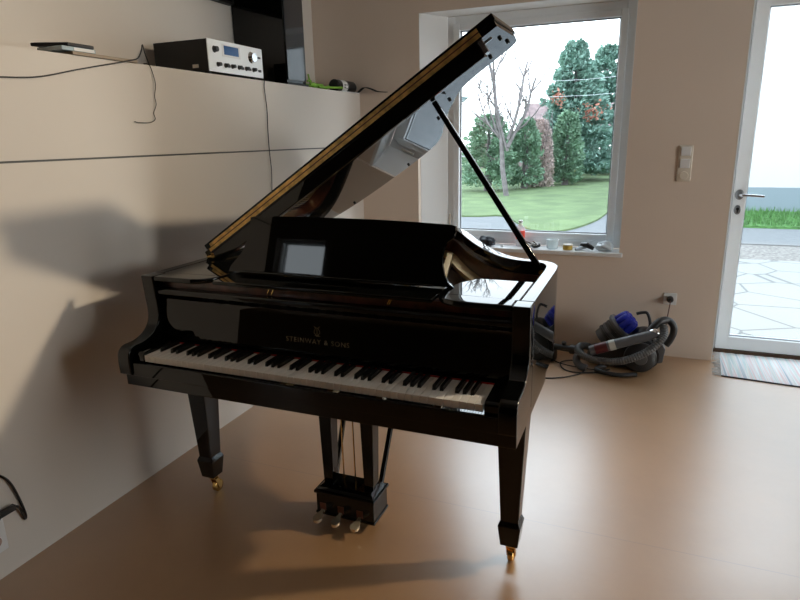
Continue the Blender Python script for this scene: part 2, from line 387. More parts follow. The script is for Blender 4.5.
def leaf_cloud(bm, rnd, n, sample, size, droop=0):
    for _ in range(n):
        p, out = sample(rnd); s = size * rnd.uniform(.6, 1.4)
        d = (out + Vector((rnd.gauss(0, .5), rnd.gauss(0, .5), rnd.gauss(0, .4) - droop))).normalized()
        sd = d.cross(Vector((rnd.gauss(0, 1), rnd.gauss(0, 1), rnd.gauss(0, 1)))).normalized() * s * .3
        bm.faces.new([bm.verts.new(p - sd * .6), bm.verts.new(p + d * s * .45 - sd), bm.verts.new(p + d * s), bm.verts.new(p + d * s * .45 + sd)])
def conifer(x, y, hgt, rad, label, m, seed, n=5200, size=.12, rust=None, col=False, group=None):
    rnd = random.Random(seed)
    t = root('conifer', (x, y, ZG), label, 'tree', group='evergreen trees beyond the lawn')
    bm = B(); tube(bm, [(x, y, ZG), (x + .03, y, ZG + hgt * .5), (x, y, ZG + hgt * .93)], [.11, .07, .015], 8); link('trunk', bm, BARK, t, smooth=True)
    br = [(rnd.uniform(0, 2 * PI), rnd.uniform(.03, .97), rnd.uniform(.75, 1.15)) for _ in range(int(120 + hgt * 30))]
    def samp(rnd):
        a, f, l = rnd.choice(br); a += rnd.gauss(0, .13)
        prof = (1 - f) ** .72 if not col else (1 - f ** 3.2) ** .5 * (1 - .10 * f)
        rr = rad * prof * l * (.35 + .65 * rnd.random() ** .55)
        up = rr * (.25 if not col else .35)
        z = ZG + .05 + f * hgt * .96 + up * .5 + rnd.gauss(0, .05)
        o = Vector((math.cos(a), math.sin(a), .35)); return Vector((x + o.x * rr, y + o.y * rr, z)), o
    bm = B(); leaf_cloud(bm, rnd, n, samp, size, .1)
    c = link('crown', bm, m, t)
    if rust:
        for (dx, dz, rr, nn) in rust:
            bm = B()
            def s2(rnd, dx=dx, dz=dz, rr=rr):
                v = Vector((rnd.gauss(0, rr), 0, rnd.gauss(0, rr * .8)))
                return Vector((x + dx, y - rad * .85, ZG + dz)) + v, Vector((rnd.gauss(0, .5), -1, .3))
            leaf_cloud(bm, rnd, nn, s2, size * .8)
            link('rusty_twigs', bm, RUSTY, t)['kind'] = 'stuff'
    return t
conifer(-.55, 18.4, 4.85, 1.75, 'tall dense conifer with rust brown twigs, right half of the window view', CONIF, 1, 30000, .15, rust=[(-.35, 2.70, .12, 60), (.72, 2.25, .2, 120)])
conifer(.20, 22.4, 5.15, 1.9, 'tall conifer just right of the rusty twigged one, nearly as high', CONIF, 2, 26000, .16)
conifer(1.30, 26.5, 4.45, 1.05, 'shorter conifer at the right edge of the window view', CONIF, 3, 13000, .14)
conifer(-2.40, 13.6, 2.2, .76, 'broad rounded thuja at the left edge of the window view', CONIF2, 4, 13000, .085, col=True)
conifer(-1.48, 14.5, 2.1, .50, 'narrow rounded thuja right beside the bare tree trunk', CONIF2, 5, 8000, .085, col=True)
conifer(-.46, 16.1, 2.3, .50, 'low light green conifer in front of the tallest conifer', CONIF2, 6, 9000, .10, col=True)
# bare pollarded tree
t = root('bare_tree', (-1.50, 12.1, ZG), 'bare leafless tree with knobbly upright branches between the two thujas', 'tree')
bm = B(); rnd = random.Random(11)
def branch(p, d, ln, r, lv):
    pts = [p]; q = p.copy(); dd = d.copy(); k = 5
    for i in range(k):
        dd = (dd + Vector((rnd.gauss(0, .12), rnd.gauss(0, .12), .05))).normalized(); q = q + dd * ln / k; pts.append(q.copy())
    tube(bm, pts, [r * (1 - .55 * i / k) for i in range(k + 1)], 6 if lv < 2 else 4)
    if lv < 3:
        for i in range(10 if lv == 0 else 7):
            j = rnd.randint(2 if lv == 0 else 1, k); a = rnd.uniform(0, 2 * PI)
            nd = (dd * .75 + Vector((math.cos(a) * .75, math.sin(a) * .5, rnd.uniform(0, .5)))).normalized()
            branch(pts[j], nd, ln * rnd.uniform(.28, .5) if lv else ln * rnd.uniform(.22, .42), r * .42, lv + 1)
base = Vector((-1.50, 12.1, ZG)); branch(base, Vector((-.04, 0, 1)), 3.75, .075, 0)
branch(base + Vector((0, 0, 1.3)), Vector((.55, 0, .85)), 1.9, .055, 1)
branch(base + Vector((0, 0, 1.5)), Vector((.38, .1, .95)), 2.0, .05, 1)
branch(base + Vector((0, 0, 1.2)), Vector((-.5, 0, .85)), 1.5, .04, 1)
link('branches', bm, BARK, t)
# copper hedge
rnd = random.Random(5)
h = root('beech_hedge', (-1.22, 15.4, ZG), 'pinkish brown beech bush between the bare tree and the tall conifer', 'hedge')
bm = B()
def hs(rnd):
    a = rnd.uniform(0, 2 * PI); rr = rnd.random() ** .5
    z = rnd.uniform(0, 2.05); k = (1 - (z / 2.5) ** 3)
    return Vector((-1.22 + math.cos(a) * rr * .48 * k, 15.4 + math.sin(a) * rr * .5 * k, ZG + z)), Vector((math.cos(a), math.sin(a), .6))
leaf_cloud(bm, rnd, 9000, hs, .06); link('foliage', bm, BEECH, h)
bm = B()
for k in range(26):
    x = rnd.uniform(-1.5, -.95); yy = 15.4 + rnd.uniform(-.3, .3); tube(bm, [(x, yy, ZG), (x + rnd.gauss(0, .12), yy, 1.2), (x + rnd.gauss(0, .25), yy, rnd.uniform(1.7, 2.3))], [.02, .014, .005], 4)
link('stems', bm, BARK, h)
t = root('bare_shrub', (-2.75, 15.5, ZG), 'thin leafless shrub twigs behind the left thuja', 'shrub')
bm = B(); rnd = random.Random(21)
for k in range(14):
    a = rnd.uniform(-.5, .5); branch(Vector((-2.75, 15.5, ZG)), Vector((a * .6, rnd.uniform(-.2, .2), 1)).normalized(), rnd.uniform(1.8, 2.7), .015, 3)
link('branches', bm, BARK, t)
# street lamp and overhead wires
t = root('street_lamp', (-8.6, 30, ZG), 'distant street lamp at the left edge of the window view', 'street lamp')
bm = B(); tube(bm, [(-8.6, 30, ZG), (-8.6, 30, 3.6), (-8.3, 30, 3.72)], .05, 8); link('pole', bm, STEEL, t, smooth=True)
bm = B(); prism_y(bm, [(-8.35, 3.74), (-7.62, 3.62), (-7.75, 3.50), (-7.95, 3.35), (-8.2, 3.5)], 29.85, 30.15); link('lamp_head', bm, mat('lamp_housing', (.12, .17, .18), .5), t)
for k, (z0, z1) in enumerate(((2.66, 2.62), (3.14, 3.16))):
    bm = B(); tube(bm, [(-12, 16.6, z0 + .4), (-4, 16.6, z0 + .02), (0, 16.6, z0), (7, 16.6, z1 + .3)], .006, 5)
    (one)('overhead_wire', bm, mat('pale_wire', (.7, .74, .78), .5), ('lower', 'upper')[k] + ' pale overhead wire crossing in front of the tall conifers', 'wire', (0, 16.6, z0), smooth=True)

for x, w_ in ((-12.1, 'far left'), (7.1, 'right, behind the white house')):
    bm = B(); tube(bm, [(x, 16.6, ZG), (x, 16.6, 5.2)], [.12, .08], 10)
    one('utility_pole', bm, BARK, 'wooden pole holding the overhead wires at the ' + w_, 'pole', (x, 16.6, ZG), smooth=True)

# ================================================================ THE GRAND PIANO
P0 = (.995, -1.9, 0)
piano = root('grand_piano', P0, 'shiny black grand piano with raised lid standing on the linoleum floor', 'piano')
def part(name, bm, m, parent=None, **k): return link(name, bm, m, parent or piano, **k)
XL0, XR0 = .282, 1.708; CX = .995
outer = [(XR0, -2.501), (XR0, -2.3), (XR0, -2.06)] + spline2([(XR0 - .001, -2.03), (1.700, -1.965), (1.668, -1.905), (1.61, -1.880), (1.535, -1.858), (1.45, -1.775), (1.34, -1.605), (1.235, -1.41), (1.145, -1.23), (1.055, -1.115), (.93, -1.075), (.78, -1.066), (.60, -1.07), (.44, -1.10), (.335, -1.18), (.288, -1.32), (XL0, -1.5)], 4) + [(XL0, -2.0), (XL0, -2.501)]
def offset(pts, d):
    out = []; n = len(pts)
    for i in range(n):
        a = Vector(pts[max(i - 1, 0)]); b = Vector(pts[min(i + 1, n - 1)]); t = (b - a).normalized(); nn = Vector((-t.y, t.x))
        p = Vector(pts[i]) + nn * d; out.append((p.x, p.y))
    return out
def ring(bm, a, b, z0, z1):
    n = len(a); V = [[bm.verts.new((p[0], p[1], z)) for p in q] for q, z in ((a, z0), (b, z0), (b, z1), (a, z1))]
    for i in range(n - 1):
        for k in range(4):
            l = (k + 1) % 4; bm.faces.new((V[k][i], V[l][i], V[l][i + 1], V[k][i + 1]))
    bm.faces.new([V[k][0] for k in range(4)]); bm.faces.new([V[k][-1] for k in (3, 2, 1, 0)])
ZR = .990
bm = B(); ring(bm, outer, offset(outer, .042), .655, ZR); part('rim', bm, LACQ, bev=.003, smooth=True)
inn = offset(outer, .0425); inn2 = offset(outer, .058)
bm = B(); ring(bm, inn[1:-1], inn2[1:-1], .74, .940); part('inner_rim', bm, MAHOG, smooth=True)
inside = offset(outer, .059)
bm = B(); prism_z(bm, [(p[0], p[1]) for p in inside if p[1] > -2.31] , .765, .775); part('soundboard', bm, SPRUCE)
# plate
plate = root_obj = None
bm = B(); a = offset(outer, .062); b = offset(outer, .115); idx = [i for i, p in enumerate(outer) if p[1] > -2.35]; ring(bm, [a[i] for i in idx], [b[i] for i in idx], .855, .872)
box(bm, .36, 1.63, -2.46, -2.30, .872, .892)
for x0, x1 in ((.62, .50), (.85, .70), (1.08, .86), (1.33, 1.10)):
    prism(bm, [(x0 - .014, -2.30), (x0 + .014, -2.30), (x1 + .014, -1.25 - (x1 - .5) * .2), (x1 - .014, -1.25 - (x1 - .5) * .2)], lambda p: (p[0], p[1], .862), lambda p: (p[0], p[1], .900))
plate = part('iron_plate', bm, PLATE, bev=.004)
bm = B()
for k in range(96):
    x = .40 + k * .0126
    for j in range(2): lathe(bm, (x + j * .004, -2.42 + j * .035 + (k % 3) * .012, .888), (0, 0, 1), [(0, .003), (.028, .003)], 6)
o = part('tuning_pins', bm, STEEL, plate); o['kind'] = 'stuff'
bm = B()
for k in range(110):
    x = .40 + k * .011; f = k / 109; ye = -1.20 - .70 * f ** 1.3
    tube(bm, [(x, -2.34, .901), (x - .16 * (1 - f) + .0, ye, .880)], .0008 + .001 * (1 - f), 4)
o = part('strings', bm, STEEL, plate); o['kind'] = 'stuff'
bm = B()
for k in range(60):
    x = .42 + k * .019; box(bm, x, x + .014, -2.25, -2.16, .905, .93)
o = part('dampers', bm, SATIN); 
# bottom beams
bm = B(); box(bm, .33, 1.66, -2.28, -2.20, .655, .735); box(bm, .55, .62, -2.2, -1.2, .66, .74); box(bm, 1.2, 1.27, -2.2, -1.75, .66, .74); part('underframe', bm, SATIN)
# keybed and arms
part('keybed', BX(XL0 + .004, XR0 - .004, -2.702, -2.18, .614, .658), LACQ, bev=.003)
arm = spline2([(-2.570, .995), (-2.566, .93), (-2.560, .86), (-2.568, .815), (-2.600, .782), (-2.645, .766), (-2.695, .763), (-2.718, .748), (-2.726, .72), (-2.725, .665)], 4)[0:]
arm = [(-2.571, ZR)] + [p for p in arm[1:]] + [(-2.712, .659), (-2.502, .659), (-2.502, ZR)]
for x0, x1 in ((XL0, XL0 + .053), (XR0 - .053, XR0)):
    bm = B(); prism_x(bm, arm, x0, x1); part('arm', bm, LACQ, bev=.004)
for x0, x1 in ((.3355, .380), (1.610, 1.6545)):
    bm = B(); prism_x(bm, [(-2.700, .66), (-2.700, .735), (-2.692, .744), (-2.60, .750), (-2.56, .752), (-2.56, .66)], x0, x1); part('key_block', bm, LACQ, bev=.004)
part('key_slip', BX(.3355, 1.6545, -2.716, -2.7025, .659, .708), LACQ, bev=.003)
# keys
wp = 1.2247 / 52; kx0 = CX - 1.2247 / 2; hasb = {0, 1, 3, 4, 5}
yb = -2.552; yf = -2.700; ybf = -2.646
bxs = []
for i in range(52):
    lt = (i + 5) % 7; x0 = kx0 + i * wp + .0005; x1 = kx0 + (i + 1) * wp - .0005
    rb = lt in hasb and i < 51; lb = ((lt - 1) % 7) in hasb and i > 0
    a0 = x0 + (.0067 if lb else 0); a1 = x1 - (.0067 if rb else 0)
    pts = [(x0, yf), (x1, yf)] + ([(x1, ybf - .001), (a1, ybf - .001)] if rb else []) + [(a1, yb), (a0, yb)] + ([(a0, ybf - .001), (x0, ybf - .001)] if lb else [])
    bm = B(); prism_z(bm, pts, .712, .735); part('white_key', bm, IVORY, bev=.0012, seg=1)
    if rb: bxs.append(x1 + .0005)
for x in bxs:
    bm = B(); v = [bm.verts.new(p) for p in ((x - .0064, ybf, .713), (x + .0064, ybf, .713), (x + .0064, yb, .713), (x - .0064, yb, .713), (x - .0048, ybf + .006, .7475), (x + .0048, ybf + .006, .7475), (x + .0052, yb, .7475), (x - .0052, yb, .7475))]
    for q in ((3, 2, 1, 0), (4, 5, 6, 7), (0, 1, 5, 4), (1, 2, 6, 5), (2, 3, 7, 6), (3, 0, 4, 7)): bm.faces.new([v[i] for i in q])
    part('black_key', bm, EBONY, bev=.0016, seg=2)
part('key_felt', BX(kx0, kx0 + 1.2247, yb + .0005, yb + .004, .72, .7385), RED)
# fallboard
fb = [(-2.5475, .752), (-2.5475, .762), (-2.5425, .800), (-2.535, .885), (-2.537, .902), (-2.546, .912), (-2.5555, .922), (-2.556, .934), (-2.550, .941), (-2.52, .942), (-2.50, .80), (-2.51, .752)]
bm = B(); prism_x(bm, fb, .3355, 1.6545); fbo = part('fallboard', bm, LACQ, bev=.002)
GOLD = mat('gold_lettering', (.26, .22, .14), .4, .5)
cu = bpy.data.curves.new('lettering', 'FONT'); cu.body = 'STEINWAY & SONS'; cu.size = .024; cu.extrude = .0003; cu.align_x = 'CENTER'; cu.space_character = 1.22
to = bpy.data.objects.new('tmp', cu); COL.objects.link(to)
dg = bpy.context.evaluated_depsgraph_get(); me = bpy.data.meshes.new_from_object(to.evaluated_get(dg)); bpy.data.objects.remove(to)
bm = B(); bm.from_mesh(me); bpy.data.meshes.remove(me)
tilt = math.atan2(.0075, .085)
def on_fall(bm, z):   # local x,y text plane onto the leaning fallboard
    t = (z - .80) / .085; yy = -2.5425 + .0075 * t
    bm.transform(Matrix.Translation((CX, yy - .0009, z)) @ Matrix.Rotation(PI / 2 - tilt, 4, 'X'))
on_fall(bm, .794); part('lettering', bm, GOLD, fbo)
bm = B()   # lyre emblem
for s in (-1, 1):
    tube(bm, [(s * .004, -.012, 0), (s * .011, -.006, 0), (s * .0105, .002, 0), (s * .005, .009, 0), (s * .007, .015, 0), (s * .012, .017, 0)], .0010, 5)
tube(bm, [(-.009, .012, 0), (.009, .012, 0)], .0009, 5)
for s in (-.0025, 0, .0025): tube(bm, [(s, -.012, 0), (s, .012, 0)], .0004, 4)
tube(bm, [(-.008, -.014, 0), (.008, -.014, 0)], .0014, 5); tube(bm, [(-.004, -.017, 0), (.012, -.016, 0)], .0010, 5)
on_fall(bm, .838); part('lyre_emblem', bm, GOLD, fbo)
# red brown rail above the fallboard, brass pins on it
part('stretcher', BX(.3355, 1.6545, -2.520, -2.495, .90, .971), MAHOG)
for x in (.795, .812, 1.245, 1.252):
    bm = B(); tube(bm, [(x, -2.521, .946), (x + .012, -2.523, .966)], .0022, 6); part('brass_pin', bm, BRASS)
# shelf and wings
part('desk_shelf', BX(.585, 1.405, -2.548, -2.33, .9715, .985), LACQ, bev=.004)
wing = spline2([(1.405, -2.42), (1.41, -2.49), (1.435, -2.54), (1.49, -2.566)], 4) + [(1.6545, -2.566), (1.6545, -2.503), (1.664, -2.499), (1.664, -2.255), (1.475, -2.255), (1.43, -2.33)]
bm = B(); prism_z(bm, wing, .9715, .990); part('desk_wing', bm, LACQ, bev=.005)
bm = B(); prism_z(bm, [(2 * CX - x, y) for x, y in wing], .9715, .990); part('desk_wing', bm, LACQ, bev=.005)
# music desk
half = [(0, 1.200), (.15, 1.199), (.30, 1.195), (.42, 1.190), (.434, 1.186), (.434, 1.165), (.428, 1.148), (.410, 1.135), (.400, 1.118), (.396, 1.09), (.398, 1.06), (.405, 1.03), (.420, 1.005), (.440, .991)]
dp = [(CX + x, z) for x, z in half] + [(.556, .991), (.566, 1.012), (.588, 1.036), (.612, 1.062), (.630, 1.095), (.640, 1.13), (.646, 1.165), (.648, 1.192), (.664, 1.196), (.74, 1.199), (.86, 1.200)]
TD = math.radians(11)
def dm(t): return lambda p: (p[0], -2.415 + (p[1] - .987) * math.sin(TD) + t * math.cos(TD), .987 + (p[1] - .987) * math.cos(TD) * 1.01 - t * math.sin(TD))
bm = B(); prism(bm, dp, dm(0), dm(.014)); mdesk = part('music_desk', bm, LACQ, bev=.003)
bm = B(); prism(bm, [(.62, .9905), (1.37, .9905), (1.37, .998), (.62, .998)], dm(-.020), dm(-.0005)); part('desk_ledge', bm, LACQ, mdesk, bev=.003)
for x in (.75, 1.24):
    bm = B(); tube(bm, [(x, -2.385, 1.10), (x, -2.33, .988)], .006, 6); part('desk_prop', bm, BRASS, mdesk)
# lid
AL = math.radians(33.1); CA, SA = math.cos(AL), math.sin(AL); HX, HZ = XL0 + .002, .994
def lid(n): return lambda p: (HX + p[0] * CA - n * SA, p[1], HZ + p[0] * SA + n * CA)
YF = -2.20
lo = [(0, YF), (1.462, YF), (1.466, -1.98)] + spline2([(1.466, -1.93), (1.452, -1.862), (1.37, -1.842), (1.265, -1.832), (1.18, -1.79), (1.06, -1.62), (.955, -1.42), (.865, -1.23), (.775, -1.12), (.65, -1.075), (.48, -1.062), (.30, -1.07), (.14, -1.11), (.04, -1.19), (.004, -1.32)], 4) + [(0, -1.5)]
bm = B(); prism(bm, lo, lid(0), lid(.020)); lidm = part('main_lid', bm, LACQ, bev=.003)
fo = [(.015, YF), (1.468, YF), (1.470, -1.885), (1.445, -1.85), (1.38, -1.838), (.04, -1.835), (.015, -1.86)]
bm = B(); prism(bm, fo, lid(.0215), lid(.044)); flap = part('front_lid', bm, LACQ, bev=.003)
bm = B(); prism(bm, [(.03, YF - .0022), (1.405, YF - .0022), (1.405, YF), (.03, YF)], lid(.0055), lid(.0190)); part('piano_hinge', bm, HINGE, lidm)
bm = B(); prism(bm, [(.045, YF - .0022), (1.405, YF - .0022), (1.405, YF), (.045, YF)], lid(.0220), lid(.0350)); part('piano_hinge', bm, HINGE, flap)
bm = B(); tube(bm, [lid(.0205)((.09, YF - .003)), lid(.0205)((1.405, YF - .003))], .0022, 6); part('hinge_pin', bm, MAHOG, lidm)
bm = B(); prism(bm, [(.03, YF + .001), (1.385, YF + .001), (1.385, YF + .034), (.03, YF + .034)], lid(-.052), lid(-.0005)); part('lid_batten', bm, LACQ, lidm, bev=.003)
bm = B(); prism(bm, [(1.386, YF + .004), (1.40, YF + .004), (1.40, YF + .03), (1.386, YF + .03)], lid(-.045), lid(-.0005)); prism(bm, [(1.386, YF + .006), (1.43, YF + .006), (1.43, YF + .012), (1.386, YF + .012)], lid(-.02), lid(-.012)); part('lid_catch', bm, STEEL, lidm)
for s, y in ((1.435, -2.06), (1.36, -1.93), (1.12, -1.78), (.60, -1.12), (.22, -1.15), (1.0, -1.62), (1.44, -1.96)):
    bm = B(); lathe(bm, lid(0)((s, y)), (SA, 0, -CA), [(0, .007), (.007, .0065), (.008, .005)], 12); part('rubber_bumper', bm, SATIN, lidm, smooth=True)
for y in (-2.14, -1.62, -1.40):
    bm = B(); box(bm, XL0 + .002, XL0 + .030, y - .05, y + .05, ZR, ZR + .006); tube(bm, [(XL0 - .004, y - .05, ZR + .003), (XL0 - .004, y + .05, ZR + .003)], .006, 8); part('lid_hinge', bm, BRASS)
bm = B(); box(bm, .302, .330, -2.185, -2.150, ZR, ZR + .012); tube(bm, [(.305, -2.20, ZR + .014), (.335, -2.18, ZR + .018)], .007, 8); part('hinge_knob', bm, BRASS)
# thin rod lying on the left rim behind the music desk
bm = B(); tube(bm, [(.34, -2.17, 1.006), (.60, -2.10, 1.045)], .0035, 6); part('short_lid_stick', bm, CHROME)
# lid prop
pb = Vector((1.645, -1.935, .945)); pt = Vector(lid(0)((1.105, -1.955)))
bm = B(); ax = (pt - pb); n_ = ax.normalized(); sd = n_.cross(Vector((0, 1, 0))).normalized()
prism(bm, [(-.012, -.009), (.012, -.009), (.012, .009), (-.012, .009)], lambda p: pb + sd * p[0] + Vector((0, p[1], 0)), lambda p: pt - n_ * .01 + sd * p[0] * .8 + Vector((0, p[1], 0))); prop = part('lid_prop', bm, LACQ, bev=.004)
bm = B(); lathe(bm, pb + Vector((-.006, -.02, .012)), (0, 1, 0), [(0, .010), (.035, .010)], 12); box(bm, 1.625, 1.655, -1.95, -1.92, .925, .945); part('prop_bracket', bm, BRASS, prop)
bm = B(); prism(bm, [(1.05, -2.0), (1.15, -2.0), (1.15, -1.915), (1.05, -1.915)], lid(-.008), lid(-.0005)); part('prop_plate', bm, LACQ, lidm)
# legs
def leg(x, y):
    bm = B(); frust(bm, (x, y), .062, .062, .188, .098, .098, .615); l = part('leg', bm, LACQ, bev=.003)
    bm = B(); frust(bm, (x, y), .060, .060, .092, .078, .078, .172); frust(bm, (x, y), .078, .078, .172, .062, .062, .190); part('foot_block', bm, LACQ, l, bev=.002)
    bm = B(); lathe(bm, (x, y, .093), (0, 0, -1), [(0, .020), (.006, .020), (.008, .010), (.020, .010)], 14)
    for s in (-1, 1): prism_x(bm, [(y - .004, .078), (y + .014, .078), (y + .034, .034), (y + .034, .020), (y + .018, .020), (y + .012, .036)], x + s * .014 - .0018, x + s * .014 + .0018)
    box(bm, x - .0158, x + .0158, y - .004, y + .014, .070, .080)
    lathe(bm, (x - .011, y + .026, .026), (1, 0, 0), [(0, .022), (.003, .026), (.019, .026), (.022, .022)], 20)
    part('caster', bm, BRASS, l, smooth=True)
leg(.362, -2.405); leg(1.640, -2.405); leg(.62, -1.42)
# pedal lyre
lx = .995; ly = -2.345
part('lyre_head', BX(.86, 1.13, -2.42, -2.25, .585, .613), LACQ, bev=.004)
for s in (-1, 1):
    bm = B(); frust(bm, (lx + s * .088, ly), .040, .050, .150, .060, .060, .586); part('lyre_column', bm, LACQ, bev=.003)
bm = B(); frust(bm, (lx, ly), .248, .130, .036, .248, .130, .122); frust(bm, (lx, ly), .260, .146, .122, .260, .146, .134); frust(bm, (lx, ly), .248, .130, .134, .210, .092, .152); frust(bm, (lx, ly), .256, .138, .030, .256, .138, .040)
lb = part('pedal_box', bm, LACQ, bev=.003)
PEDAL = mat('glint_pale_brass', (.85, .72, .52), .25, .7)  # pale, less metallic brass imitates bright glints on the pedals
for k, x in enumerate((.900, .978, 1.060)):
    bm = B()
    ol = spline2([(x - .007, -2.40), (x - .007, -2.425), (x - .013, -2.440), (x - .018, -2.457), (x - .012, -2.472), (x, -2.476), (x + .012, -2.472), (x + .018, -2.457), (x + .013, -2.440), (x + .007, -2.425), (x + .007, -2.40)], 3)
    prism(bm, ol, lambda p: (p[0], p[1], .046 + (p[1] + 2.40) * .2), lambda p: (p[0], p[1], .056 + (p[1] + 2.40) * .18))
    part('pedal', bm, PEDAL, lb, bev=.003)
    part('pedal_slot', BX(x - .013, x + .013, -2.4125, -2.4095, .050, .080), MAHOG, lb)
for s in (-1, 1):
    bm = B(); tube(bm, [(lx + s * .100, -2.285, .13), (lx + s * .118, -2.03, .655)], .0115, 8); part('lyre_brace', bm, LACQ, smooth=True)
for x in (.955, 1.005):
    bm = B(); tube(bm, [(x + .004, -2.335, .15), (x, -2.335, .66)], .0030, 6); part('pedal_rod', bm, BRASS, smooth=True)

# ================================================================ THINGS ON THE LEDGE
ZL = 1.778
# receiver
t = root('audio_receiver', (-.16, -1.485, ZL), 'black boxed radio receiver with silver front panel and blue display on ledge', 'receiver')
link('case', BX(-.33, -.006, -1.705, -1.262, ZL + .014, ZL + .158), SATIN, t, bev=.002)
link('front_panel', BX(-.0055, .0, -1.708, -1.259, ZL + .012, ZL + .160), mat('brushed_silver', (.92, .94, .96), .35, .1), t, bev=.002)
FP = .0005
def fpx(ys): return -1.708 + ys * .449
link('display', BX(FP, FP + .002, fpx(.27), fpx(.53), ZL + .098, ZL + .140), mat('blue_display', (.03, .10, .28), .15), t)
link('display_frame', BX(-.0002, FP + .001, fpx(.24), fpx(.56), ZL + .088, ZL + .146), WHITEP, t)
for ys, z, r in ((.11, .115, .014), (.78, .108, .026)) + tuple((q, .048, .010) for q in (.15, .28, .40, .52, .66, .80)):
    bm = B(); lathe(bm, (0, fpx(ys), ZL + z), (1, 0, 0), [(0, r * 1.15), (.004, r), (.020, r * .85)], 16); link('knob', bm, CHROME if r > .02 else DARK, t, smooth=True)
for ys in (.33, .58, .72, .92): link('push_button', BX(0, .006, fpx(ys) - .010, fpx(ys) + .010, ZL + .040, ZL + .052), DARK, t)
link('push_button', BX(0, .006, fpx(.92) - .010, fpx(.92) + .010, ZL + .108, ZL + .116), DARK, t)
link('type_label', BX(-.100, -.065, -1.7065, -1.7052, ZL + .030, ZL + .046), CREAM, t)
for x in (-.29, -.04):
    for y in (-1.67, -1.30):
        bm = B(); lathe(bm, (x, y, ZL), (0, 0, 1), [(0, .014), (.0145, .016)], 12); link('foot', bm, CORD, t)
# tall speaker
rz = math.radians(-3)
t = root('tower_speaker', (-.195, -.872, ZL), 'tall glossy black tower standing upright on the ledge beside the receiver', 'speaker', rz)
bm = B(); box(bm, -.185, .178, -.108, .096, .012, .92); link('cabinet', bm, LACQ, t, bev=.004, local=True)
bm = B(); box(bm, .1785, .186, -.100, .090, .03, .90); link('front_face', bm, mat('grey_gloss', (.035, .037, .042), .08, coat=.5), t, bev=.002, local=True)
bm = B(); box(bm, -.19, .19, -.115, .105, 0, .0115); link('base_plate', bm, SATIN, t, local=True)
# wall screen, only its lower edge reaches into the picture
t = root('wall_screen', (LX + .03, -1.7, 2.24), 'flat black screen hung high on the left wall, only its lower edge visible', 'television')
link('housing', BX(LX + .002, LX + .045, -2.4, -.99, 2.235, 2.90), SATIN, t, bev=.003)
link('screen', BX(LX + .0455, LX + .047, -2.38, -1.01, 2.25, 2.885), LACQ, t)
# tablet, thin case and board
t = root('long_board', (-.02, -2.30, ZL), 'thin brown board lying along the ledge edge under the tablet and case', 'board')
link('board', BX(-.115, .010, -2.48, -2.17, ZL + .0005, ZL + .012), CARD, t, bev=.002)
t = root('disc_case', (-.05, -2.41, ZL + .013), 'clear grey plastic case lying under the black tablet on the ledge', 'case'); link('case_body', BX(-.12, .006, -2.52, -2.372, ZL + .0125, ZL + .028), mat('grey_clear', (.38, .46, .50), .12), t, bev=.003)
link('spine', BX(.0062, .008, -2.47, -2.38, ZL + .0145, ZL + .0255), WHITEP, t)
t = root('tablet', (-.05, -2.46, ZL + .029), 'flat black tablet on top of the small pile on the ledge', 'tablet')
bm = B(); prism_z(bm, [(-.115, -2.548), (.004, -2.490), (.004, -2.375), (-.115, -2.43)], ZL + .0285, ZL + .041); link('body', bm, DARK, t, bev=.003)
bm = B(); prism_z(bm, [(-.107, -2.538), (-.002, -2.486), (-.002, -2.382), (-.107, -2.432)], ZL + .0412, ZL + .0420); link('screen', bm, LACQ, t)
def cable(name, pts, r, label, m=CORD, cat='cable', k=6):
    bm = B(); tube(bm, spline(pts, k), r, 6); return one(name, bm, m, label, cat, pts[0], group='loose cables on the ledge and wall', smooth=True)
cable('cable', [(.006, -3.3, 1.64), (.006, -2.95, 1.668), (.006, -2.768, 1.678), (.006, -2.63, 1.690), (.006, -2.47, 1.727), (.008, -2.33, 1.758), (.016, -2.22, 1.783), (.004, -2.16, 1.800), (-.03, -2.10, 1.84), (-.05, -2.07, 1.865), (-.06, -2.05, 1.83), (-.09, -2.0, 1.786), (-.20, -1.9, 1.783), (-.35, -1.72, 1.795)], .0024, 'long black cable drooping from the ledge and running left along the wall')
cable('cable', [(-.01, -2.12, 1.782), (.005, -2.105, 1.779), (.006, -2.09, 1.745), (.007, -2.083, 1.70), (.006, -2.095, 1.655), (.006, -2.092, 1.62), (.006, -2.112, 1.585), (.006, -2.108, 1.56), (.006, -2.14, 1.545), (.006, -2.20, 1.544), (.006, -2.225, 1.548)], .0016, 'thin black cable hanging in a hook shape below the ledge, left of the receiver')
cable('cable', [(-.03, -1.25, 1.782), (.004, -1.262, 1.782), (.008, -1.272, 1.74), (.008, -1.262, 1.626), (.008, -1.268, 1.52), (.008, -1.268, 1.411), (.008, -1.262, 1.30), (.008, -1.272, 1.19), (.008, -1.29, 1.0), (.008, -1.28, .5)], .0026, 'thin black cable hanging straight down the wall from the receiver')
# green strap, black roll, ribbon
bm = B(); rnd = random.Random(2)
for k in range(9):
    a = [(-.05 + rnd.gauss(0, .012), -.70 + rnd.gauss(0, .03) + i * .055, ZL + .012 + abs(rnd.gauss(0, .020)) * (1 - i / 7)) for i in range(5)]
    tube(bm, spline(a, 4), .006, 6)
tube(bm, spline([(-.04, -.58, ZL + .016), (-.03, -.48, ZL + .018), (-.03, -.40, ZL + .022), (-.03, -.26, ZL + .030)], 4), .007, 6)
one('green_cord', bm, mat('lime_green', (.20, .42, .03), .5), 'tangled lime green cord bundle on the ledge beside the tall black tower', 'cord', (-.05, -.6, ZL), smooth=True)
t = root('canister', (-.075, -.15, ZL + .045), 'black cylinder with white label lying on its side on the ledge', 'canister')
bm = B(); lathe(bm, (-.085, -.285, ZL + .046), (.02, 1, 0), [(0, .036), (.006, .043), (.26, .043), (.27, .040), (.285, .028)], 24); link('body', bm, mat('black_can', (.015, .015, .016), .3), t, smooth=True)
